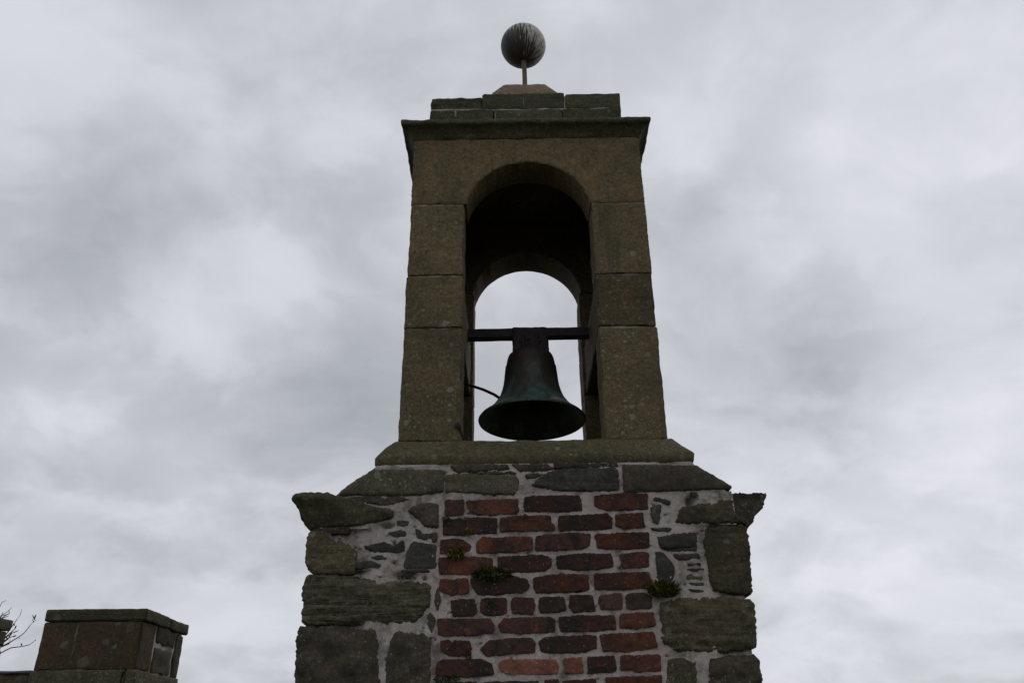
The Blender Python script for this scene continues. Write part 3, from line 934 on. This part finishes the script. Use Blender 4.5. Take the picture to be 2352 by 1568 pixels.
# sill slab: chamfered all round
loft("sill_slab", -.612, .800, YF + .003, 4.775, [(-.05, Z(1.140)), (-.006, Z(1.141)), (.0, Z(1.148)), (.002, Z(1.178)), (-.003, Z(1.188)), (-.040, Z(1.236)),
     (-.073, Z(1.276)), (-.080, Z(1.281)), (-.14, Z(1.2815)), (-.35, Z(1.282))], SLABM, tower, step=.02, rough=.0045)
for (a, b) in ((-.60, -.33), (.30, .78)):
    piece("mortar_fillet", [(a, Z(1.126)), (b, Z(1.128)), (b, Z(1.143)), (a, Z(1.143))], YF + .004, .2, MOR, tower, step=.008, jit=.006, edge=.003, rough=.004, rnd=.003)

# bellcote piers
G = .0030
for (z0, z1, through) in ((1.2825, 1.871, 0), (1.871, 2.172, 1), (2.172, 2.613, 0)):
    for s in (0, 1):
        a, b = (X0, I0) if s == 0 else (I1, X1)
        dx = random.uniform(-.003, .003)
        block("pier_block", a + dx, b + random.uniform(-.003, .003), YP + random.uniform(-.002, .002), 3.785, Z(z0) + random.uniform(.001, .004), Z(z1) - random.uniform(.001, .005), ASH, tower,
              step=.010, chip=.024, rough=.0035, r=.006)
        block("pier_block", a - (.012 if s else 0), b + (0 if s else .012), 4.45, YB, Z(z0) + G, Z(z1) - G - (.06 if z1 > 2.5 else 0), ASH, tower, step=.03, chip=.008)
        if through:
            block("side_block", a + (.002 if s else 0), b - (0 if s else .002), 3.788, 4.447, Z(z0) + G, Z(z1) - G, ASH, tower, step=.04)
        else:
            aa, bb = (X0, X0 + .10) if s == 0 else (X1 - .10, X1)
            block("side_panel", aa, bb, 3.788, 4.447, Z(z0) + G, Z(z1) - G, QUO, tower, step=.05)
        if z0 < 2.5:
            # thin pointing in the joint above
            m0, m1 = (a + .006, b - .006)
            block("joint_mortar", m0, m1, YP + .0085, 3.78, Z(z1) - .006, Z(z1) + .006, MOR, tower, r=.001, step=.02, rough=.002, chip=0)
for s in (0, 1):
    aa, bb = (X0, X0 + .10) if s == 0 else (X1 - .10, X1)
    block("side_panel", aa, bb, 3.788, 4.447, Z(2.613) + G, Z(3.048), QUO, tower, step=.06)


def arch_poly(zb, zt, rad, zc, x0, x1, n=40):
    pts = [(x0, zb), (x0, zt), (x1, zt), (x1, zb)]
    a0 = math.asin(min(1, max(-1, (zb - zc) / rad)))
    for i in range(n + 1):
        a = a0 + (math.pi - 2 * a0) * i / n
        pts.append((XC + .004 + rad * math.cos(a), zc + rad * math.sin(a)))
    return pts


piece("arch_block", arch_poly(Z(2.6155), Z(3.055), .335, Z(2.553), X0, X1), YP, .185, ARCH, tower, step=.010, jit=.0028, edge=.006, bulge=0, rough=.0035, rnd=0, wave=12)
ra = arch_poly(Z(2.555), Z(3.055), .338, Z(2.512), X0, X1)
piece("arch_block", ra, 4.45, .23, ARCH, tower, step=.02, jit=.002, edge=.004, bulge=0, rough=.002, rnd=0)
piece("arch_block", ra, YB, .0015, ARCH, tower, step=.03, jit=.002, edge=.001, bulge=0, rough=.001, rnd=0)
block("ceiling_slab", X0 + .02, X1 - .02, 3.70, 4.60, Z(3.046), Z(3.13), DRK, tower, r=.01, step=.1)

# main cornice: dark stone colour stands in for shade on its down-facing mouldings
prof = [(-.10, Z(3.046)), (-.002, Z(3.047)), (.004, Z(3.052)), (.010, Z(3.062)), (.017, Z(3.074)), (.026, Z(3.086)), (.038, Z(3.097)), (.050, Z(3.104)), (.058, Z(3.107)),
        (.064, Z(3.113)), (.065, Z(3.122)), (.064, Z(3.136)), (.056, Z(3.143)), (.0, Z(3.150)), (-.2, Z(3.165))]
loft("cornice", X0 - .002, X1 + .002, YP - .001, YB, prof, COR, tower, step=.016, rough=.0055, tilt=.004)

# blocking course above the cornice
BY0, BY1 = 3.668, 4.61
zl = P(1200, 251, BY0)[1]
for (xa, xb, m) in ((987, 1133, TOP), (1134, 1290, TOP), (1291, 1427, TOP)):
    x0_, x1_ = P(xa, 260, BY0)[0], P(xb, 260, BY0)[0]
    block("blocking_stone", x0_ + .001, x1_ - .001, BY0 - .004, BY1, Z(3.145), zl - .003 + (.004 if xa > 1290 else 0), m, tower, step=.02, chip=.012, rough=.005, r=.005)
for (xa, xb, yt, m) in ((990, 1107, 221, BED), (1107.8, 1296.5, 214, TOP), (1298.3, 1425, 214, TOP)):
    x0_, x1_ = P(xa, 232, BY0)[0], P(xb, 232, BY0)[0]
    zt = P((xa + xb) / 2, yt, BY0)[1]
    block("blocking_stone", x0_, x1_, BY0 + (.012 if xa < 1000 else 0), BY1, zl + .003, zt, m, tower, step=.016, chip=.02, rough=.010 if xa < 1000 else .004, r=.006)
block("joint_mortar", P(992, 260, BY0)[0], P(1420, 260, BY0)[0], BY0 + .004, BY1 - .02, zl - .008, zl + .008, MOR, tower, r=.001, step=.03, rough=.002, chip=0)
xj = P(1297.3, 232, BY0)[0]
block("joint_mortar", xj - .006, xj + .006, BY0 + .006, BY1 - .02, zl, zl + .10, MOR, tower, r=.001, step=.02, rough=.002, chip=0)

# red cap stone
px0, px1 = P(1130, 213, 3.94)[0], P(1280, 213, 3.94)[0]
zc0, zc1 = P(1205, 213, 3.94)[1], P(1205, 195, 4.02)[1]
loft("cap_stone", px0, px1, 3.94, 4.345, [(0, Z(3.40)), (0, zc0 - .02), (-.002, zc0 - .003), (-.072, zc1 - .006), (-.080, zc1), (-.15, zc1 + .001)], RED, tower, step=.02, rough=.004)

# ------------------------------------------------------------------ ball finial
bx, bz = P(1202, 106, 4.14)
fin = thing("ball_finial", "dark round ball finial streaked with white droppings on a thin rod", "finial", (bx, 4.14, zc1))
BR = .153
o = lathe("ball", [(BR * math.cos(a), BR * math.sin(a)) for a in [(-90 + 180 * i / 48) * math.pi / 180 for i in range(49)]], BALLM, fin, (0, 0, bz - zc1), seg=72, rough=.006)
o.scale.z = .94
tube("rod", [(bx + .006, 4.14, zc1 - .05), (bx + .004, 4.14, (bz + zc1) / 2), (bx, 4.14, bz - BR + .02)], .016, ROD, fin, 16)

# ------------------------------------------------------------------ bell
YBELL = 4.13
ex0, ez = P(1097, 968, YBELL)
ex1, _ = P(1342, 968, YBELL)
bcx, brad = (ex0 + ex1) / 2 + .006, (ex1 - ex0) / 2 * 1.01
zlip = P(1220, 968, YBELL)[1]
zbeam0, zbeam1 = P(1220, 782, YBELL + .028)[1] - .003, P(1220, 755, YBELL - .028)[1] + .008
bell = thing("church_bell", "dark bronze bell with green verdigris hanging from an iron bar in the arch", "bell", (bcx, YBELL, zlip))
out = [(.2815, .000), (.2835, .006), (.276, .016), (.252, .034), (.228, .054), (.206, .080), (.188, .105), (.176, .125), (.166, .150), (.157, .185), (.150, .225), (.1455, .27),
       (.142, .32), (.139, .355), (.1385, .358), (.1385, .364), (.135, .367), (.131, .40), (.1275, .425), (.121, .449), (.108, .466), (.084, .474), (.0, .472)]
inn = [(.0, .445), (.09, .435), (.108, .40), (.118, .33), (.126, .25), (.138, .17), (.160, .11), (.20, .06), (.245, .025), (.268, .006), (.276, -.001)]
k = brad / .2835
bb = lathe("bell_body", [(r_ * k, z * (1 if z < .15 else (.15 + (z - .15) * .78) / z)) for r_, z in inn + out], BRONZE, bell, (0, 0, 0), seg=128, closed=True)
bb.rotation_euler.x = R(-1.4)
hx0, hx1 = P(1177, 790, YBELL)[0], P(1260, 790, YBELL)[0]
hs = block("headstock", hx0, hx1, YBELL - .036, YBELL + .05, zlip + .385, zbeam1 + .003, IRON, bell, r=.01, step=.02, rough=.004, chip=.012)
for dx in (-.04, .035):
    v_, f_ = tube_data([((hx0 + hx1) / 2 + dx, YBELL - .030, zlip + .405), ((hx0 + hx1) / 2 + dx * 1.05, YBELL - .034, zlip + .45), ((hx0 + hx1) / 2 + dx, YBELL - .030, zbeam0 + .01)], [.012, .014, .012], 10)
    put_obj("crown_strap", v_, f_, IRON, hs)
for (dx, dz) in ((-.05, .10), (.05, .10), (-.012, .115), (.02, .05)):
    tube("bolt", [((hx0 + hx1) / 2 + dx, YBELL - .045, zlip + .385 + dz * .8), ((hx0 + hx1) / 2 + dx, YBELL - .03, zlip + .385 + dz * .8)], .009, IRON, bell, 6)
nb = 14
v_, f_ = [], []
for i in range(nb + 1):
    x = I0 - .03 + (I1 - I0 + .06) * i / nb
    for (dy, dz) in ((-.028, 0), (.028, 0), (.028, 1), (-.028, 1)):
        zz_ = (zbeam0 if not dz else zbeam1) + .002 * fbm(x * 12, dy * 30, dz * 7) + .010 * (x - XC)
        v_.append((x, YBELL + dy + .002 * fbm(x * 12, dy * 50, 3 + dz), zz_))
for i in range(nb):
    for q in range(4):
        r_ = (q + 1) % 4
        f_.append((i * 4 + q, i * 4 + r_, i * 4 + 4 + r_, i * 4 + 4 + q))
f_ += [(0, 1, 2, 3), tuple(nb * 4 + q for q in range(4))]
beam = put_obj("hanging_bar", v_, f_, IRON, bell)
bv = beam.modifiers.new("bevel", 'BEVEL')
bv.width, bv.segments, bv.limit_method = .006, 2, 'ANGLE'
tube("clapper", [(bcx + .01, YBELL, zlip + .36), (bcx + .01, YBELL, zlip + .20), (bcx + .012, YBELL, zlip + .10), (bcx + .012, YBELL, zlip + .06), (bcx + .012, YBELL, zlip + .03)],
     [.010, .011, .028, .034, .018], IRON, bell, 14)
lv = [P(1155, 922, 4.26), P(1135, 908, 4.27), P(1110, 896, 4.28), P(1088, 888, 4.29), P(1070, 882, 4.30)]
tube("pull_rod", [(x, 4.24 + .015 * i, z) for i, (x, z) in enumerate(lv)], .0085, IRON, bell, 10)

peg = thing("iron_peg", "thin bent iron peg with a knobbed tip at the foot of the left pier", "peg", (*P(1066, 1014, 3.62)[:1], 3.62, Z(1.282)))
pp = [P(1067, 1020, 3.62), P(1062, 1000, 3.605), P(1056, 985, 3.592)]
tube("peg_stem", [(x, y, z) for (x, z), y in zip(pp, (3.62, 3.605, 3.592))], [.0042, .0045, .005], IRON, peg, 8)
x, z = P(1050.5, 977, 3.588)
x2, z2 = P(1056, 985, 3.592)
tube("peg_knob", [(x2 + .001, 3.592, z2 - .004), (x2, 3.592, z2), ((x + x2) / 2, 3.590, (z + z2) / 2 + .004), (x, 3.588, z + .006), (x + .002, 3.588, z + .016)], [.005, .009, .012, .011, .004], IRON, peg, 10)


# ------------------------------------------------------------------ moss and ferns growing on the wall
def leaf_faces(p, d, up, L, wd, bend):
    side = d.cross(up)
    if side.length < 1e-4:
        side = Vector((1, 0, 0))
    side.normalize()
    V = []
    for i, (f, ww) in enumerate(((0, .35), (.35, 1), (.7, .8), (1, .05))):
        c = p + d * L * f + Vector((0, 0, -bend * L * f * f))
        V += [c - side * wd * ww * .5, c + side * wd * ww * .5]
    return [tuple(v) for v in V], [(0, 1, 3, 2), (2, 3, 5, 4), (4, 5, 7, 6)]


def tuft(label, x, y, wpx, hpx, mats, n, L, wd, name="moss_tuft", cat="moss", droop=.5, updir=.3):
    cx, cz = P(x, y, YF)
    s = .00181
    t = thing(name, label, cat, (cx, YF, cz), "moss and ferns growing in the joints of the brick wall")
    for nm, mat, share in mats:
        parts = []
        for i in range(int(n * share)):
            a, r_ = random.uniform(0, 2 * math.pi), math.sqrt(random.random())
            px_, pz_ = cx + math.cos(a) * r_ * wpx * s * .5, cz + math.sin(a) * r_ * hpx * s * .5
            out_ = .006 + .02 * (1 - r_) * min(1, wpx / 40)
            p = Vector((px_, YF - random.uniform(-.006, out_), pz_))
            d = Vector((math.cos(a) * .6 + random.uniform(-.6, .6), random.uniform(-1, -.15), random.uniform(-.5, .7) + updir)).normalized()
            l_ = L * random.uniform(.5, 1.2)
            parts.append(leaf_faces(p, d, Vector((random.uniform(-.5, .5), random.uniform(-.5, .5), 1)), l_, wd * random.uniform(.6, 1.3), droop * random.random()))
        V, F = merge(parts)
        put_obj(nm, V, F, mat, t, smooth=False)
    return t


tuft("big dark green moss cushion between two brick courses left of centre", 1128, 1320, 84, 32, (("foliage", MOSS, .65), ("leaf", MOSSM, .35)), 600, .021, .0055)
tuft("olive and yellow moss tuft on a short brick at the brickwork's left edge", 1047, 1272, 36, 32, (("foliage", MOSSM, .55), ("leaf", MOSSY, .45)), 220, .022, .006)
tuft("small bright yellow fern sprig on the second brick course", 1074, 1225, 18, 18, (("leaf", MOSSY, 1),), 46, .018, .007, "fern_sprig", "fern")
t_ = tuft("bushy green and yellow fern growing where brickwork meets the right stones", 1522, 1357, 62, 34, (("foliage", MOSS, .45), ("leaf", MOSSY, .3), ("leaf", MOSSM, .5)), 420, .034, .0085, "fern_sprig", "fern", .5, .5)
st = [P(1518, 1372, YF), P(1503, 1345, YF), P(1492, 1328, YF), P(1487, 1318, YF)]
tube("dry_stem", [(x, YF - .01 - .008 * i, z) for i, (x, z) in enumerate(st)], [.003, .0025, .002, .0012], STRAW, t_, 6)
for (fx, fy, tx, ty) in ((1530, 1362, 1541, 1336), (1540, 1362, 1553, 1343), (1522, 1362, 1520, 1338)):
    parts = []
    for i in range(9):
        f = i / 8
        x, z = P(fx + (tx - fx) * f, fy + (ty - fy) * f, YF)
        for sd in (-1, 1):
            parts.append(leaf_faces(Vector((x, YF - .025 - .012 * f, z)), Vector((sd * .8, -.3, .5)).normalized(), Vector((0, 0, 1)), 0.017 * (1.2 - f), .008, .2))
    V, F = merge(parts)
    put_obj("frond", V, F, MOSSY, t_, smooth=False)
tuft("tiny green moss speck under the top brick course near the centre", 1206, 1187, 14, 10, (("foliage", MOSSM, 1),), 40, .010, .0045)
tuft("dark moss clump at the left end of the second brick course", 1024, 1192, 16, 16, (("foliage", MOSS, 1),), 110, .011, .004)
tuft("small green moss tuft near the bottom above the long dark brick", 1075, 1505, 14, 22, (("foliage", MOSS, 1),), 110, .011, .004)
tuft("dark moss clump at the very bottom left corner of the brickwork", 1016, 1559, 34, 16, (("foliage", MOSS, 1),), 220, .012, .004)
tuft("green moss clump at the bottom beside the darker corner clump", 1045, 1556, 18, 14, (("foliage", MOSS, .7), ("leaf", MOSSM, .3)), 110, .012, .004)
tuft("tiny moss speck on the lower edge of the brick above the header row", 1297, 1357, 14, 8, (("foliage", MOSSM, 1),), 40, .009, .004)
tuft("small moss speck below the short brick at the right end of the fourth course", 1427, 1303, 9, 14, (("foliage", MOSSM, .6), ("leaf", MOSS, .4)), 50, .009, .004)
tuft("faint moss patch on the second header brick from the left", 1128, 1388, 18, 12, (("foliage", MOSS, 1),), 70, .008, .004)
tuft("blackish moss plug in the hole above the thin bedded corner stone", 930, 1327, 40, 12, (("foliage", MOSS, 1),), 120, .010, .004)
tuft("dry brown moss under the first long brick joint right of centre", 1190, 1270, 12, 8, (("foliage", MOSS, .7), ("leaf", STRAW, .3)), 40, .009, .003)
tuft("dark moss in the joint under the right weathering stone", 1594, 1137, 18, 14, (("foliage", MOSS, 1),), 90, .011, .004)

# ------------------------------------------------------------------ crenellated parapet on the left
YM0, YM1 = 4.50, 5.085
par = thing("parapet_wall", "lichened stone parapet with square merlons at the lower left", "wall", (-3.2, 4.8, 0))
MX0, MX1 = -2.458, -1.935
zs = Z(.402)
block("wall_body", -6.2, MX1 + .012, YM0 + .01, YM1 - .008, 0, zs - .16, MER, par, r=.02, step=.12, rough=.01)
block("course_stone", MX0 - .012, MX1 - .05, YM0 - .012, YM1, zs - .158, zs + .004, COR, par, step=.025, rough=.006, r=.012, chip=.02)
block("course_stone", MX1 - .047, MX1 + .006, YM0 - .006, YM1 - .004, zs - .158, zs + .003, QUO, par, step=.025, rough=.006, r=.008, chip=.012)
block("sill_stone", MX0 - .56, MX0 - .016, YM0 + .004, YM1, zs - .158, zs - .012, MER, par, step=.03, rough=.006, r=.012, chip=.02)
block("lead_flashing", MX0 - .56, MX0 - .004, YM0 - .012, YM1 + .01, zs - .010, zs + .003, LEADM, par, step=.04, rough=.003, r=.004)
zt = P(215, 1398, YM0)[1]
zcap = P(215, 1425, YM0)[1]
# first merlon: face slab, two stones showing on the flank, coping
block("merlon_stone", MX0, MX1 - .004, YM0, YM0 + .185, zs, zcap - .002, MER, par, step=.02, rough=.004, r=.010, chip=.014)
block("merlon_stone", MX1 - .30, MX1, YM0 + .20, YM1 - .125, zs + .150, zcap - .004, DRK, par, step=.025, rough=.010, r=.012, chip=.014)
block("merlon_stone", MX1 - .30, MX1 - .003, YM0 + .20, YM1 - .125, zs, zs + .138, DRK, par, step=.025, rough=.010, r=.012, chip=.014)
block("merlon_stone", MX0 + .01, MX1 - .002, YM1 - .105, YM1, zs, zcap - .004, QUO, par, step=.025, rough=.006, r=.012, chip=.014)
block("merlon_core", MX0 + .012, MX1 - .010, YM0 + .10, YM1 - .02, zs, zcap, MOR, par, r=.005, step=.05, rough=.003)
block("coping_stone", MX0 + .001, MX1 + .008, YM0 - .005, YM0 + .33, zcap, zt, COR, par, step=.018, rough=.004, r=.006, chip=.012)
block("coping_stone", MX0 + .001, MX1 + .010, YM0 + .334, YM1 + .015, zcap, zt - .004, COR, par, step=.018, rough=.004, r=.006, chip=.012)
# second merlon, mostly outside the picture: only its flank shows
NX1 = P(27, 1420, YM1)[0] - .004
NX0 = NX1 - .52
zw = P(10, 1490, YM1)[1]
block("merlon_stone", NX0, NX1, YM0, YM1 - .01, zs, zw - .008, DRK, par, step=.04, rough=.006, r=.010, chip=.014)
block("joint_mortar", NX0 + .01, NX1 - .006, YM0 + .01, YM1 - .02, zw - .010, zw + .016, MOR, par, step=.04, rough=.003, r=.002)
block("merlon_stone", NX0, NX1 + .002, YM0, YM1 - .006, zw + .014, zt - .032, PUR, par, step=.04, rough=.006, r=.010, chip=.014)
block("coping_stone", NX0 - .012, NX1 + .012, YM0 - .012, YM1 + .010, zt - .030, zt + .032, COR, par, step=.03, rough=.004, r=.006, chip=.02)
block("sill_stone", NX0 - .56, NX0 - .004, YM0 + .004, YM1, zs - .158, zs - .012, MER, par, step=.06, rough=.006, r=.012)
block("course_stone", NX0 - .002, NX1 + .002, YM0 - .006, YM1, zs - .158, zs - .003, MER, par, step=.06, rough=.006, r=.012)

# ------------------------------------------------------------------ budding shrub behind the parapet
YT = 5.75
root = P(-170, 1600, YT)
tree = thing("young_tree", "thin budding twigs of a young tree reaching out beside the far left merlon", "tree", (root[0], YT, 0))
tk = [(root[0], YT, 0), (root[0] + .03, YT + .02, .9), (root[0] - .02, YT, 1.5), (root[0] + .02, YT - .01, root[1] + .12), (root[0] + .0, YT, root[1] + .5)]
tube("trunk", tk, [.035, .026, .020, .014, .008], BARK, tree, 10)


def M(pts):
    return CP('M', pts, YT)


twigs = [[(-420, 1250), (-150, 1010), (95, 905), (210, 860), (320, 760), (400, 690), (530, 590), (590, 510), (605, 470)],
         [(-420, 1300), (-150, 1120), (90, 1010), (220, 960), (370, 930), (480, 900), (590, 865), (630, 820)],
         [(-420, 1150), (-100, 920), (150, 680), (230, 600), (260, 490), (330, 380), (390, 300)],
         [(-420, 800), (-200, 480), (0, 250), (60, 180), (95, 135)],
         [(-420, 950), (-200, 640), (0, 450), (70, 400), (140, 310), (180, 250)],
         [(60, 410), (130, 360), (165, 310)], [(-200, 640), (0, 390), (60, 340)], [(30, 440), (120, 405)],
         [(-100, 920), (140, 705), (280, 615), (310, 570)], [(-150, 1010), (110, 800), (200, 715), (270, 680)],
         [(-150, 1010), (120, 780), (210, 768), (300, 745)], [(-150, 1010), (130, 880), (185, 820)]]
for tw in twigs:
    pts = M(tw)
    n = len(pts)
    tube("twig", [(x, YT + .02 * math.sin(i * 1.7), z) for i, (x, z) in enumerate(pts)], [.0048 - .0034 * i / (n - 1) for i in range(n)], BARK, tree, 6)
leaves = [(605, 480, 585, 380, 16), (590, 480, 655, 372, 26), (560, 488, 600, 470, 24), (600, 480, 632, 448, 14), (380, 925, 395, 870, 22), (385, 920, 410, 890, 16),
          (560, 875, 610, 855, 16), (620, 840, 635, 812, 14), (180, 745, 240, 690, 40), (230, 705, 362, 650, 20), (230, 770, 312, 745, 24), (120, 745, 200, 750, 40), (255, 580, 265, 530, 26),
          (265, 630, 310, 575, 30), (335, 790, 372, 795, 24), (165, 830, 195, 820, 24), (100, 760, 150, 800, 26), (245, 560, 285, 560, 20), (590, 520, 600, 495, 20), (120, 800, 160, 770, 30)]
for (ax, ay, bx_, by_, wd) in leaves:
    a_, b_ = M([(ax, ay), (bx_, by_)])
    pa, pb = Vector((a_[0], YT - .006, a_[1])), Vector((b_[0], YT - .02, b_[1]))
    d = (pb - pa)
    V, F = leaf_faces(pa, d.normalized(), Vector((.2, -1, .3)), d.length, wd * .00040 * 1.05, .1)
    put_obj("leaf", V, F, LEAF, tree, smooth=False)
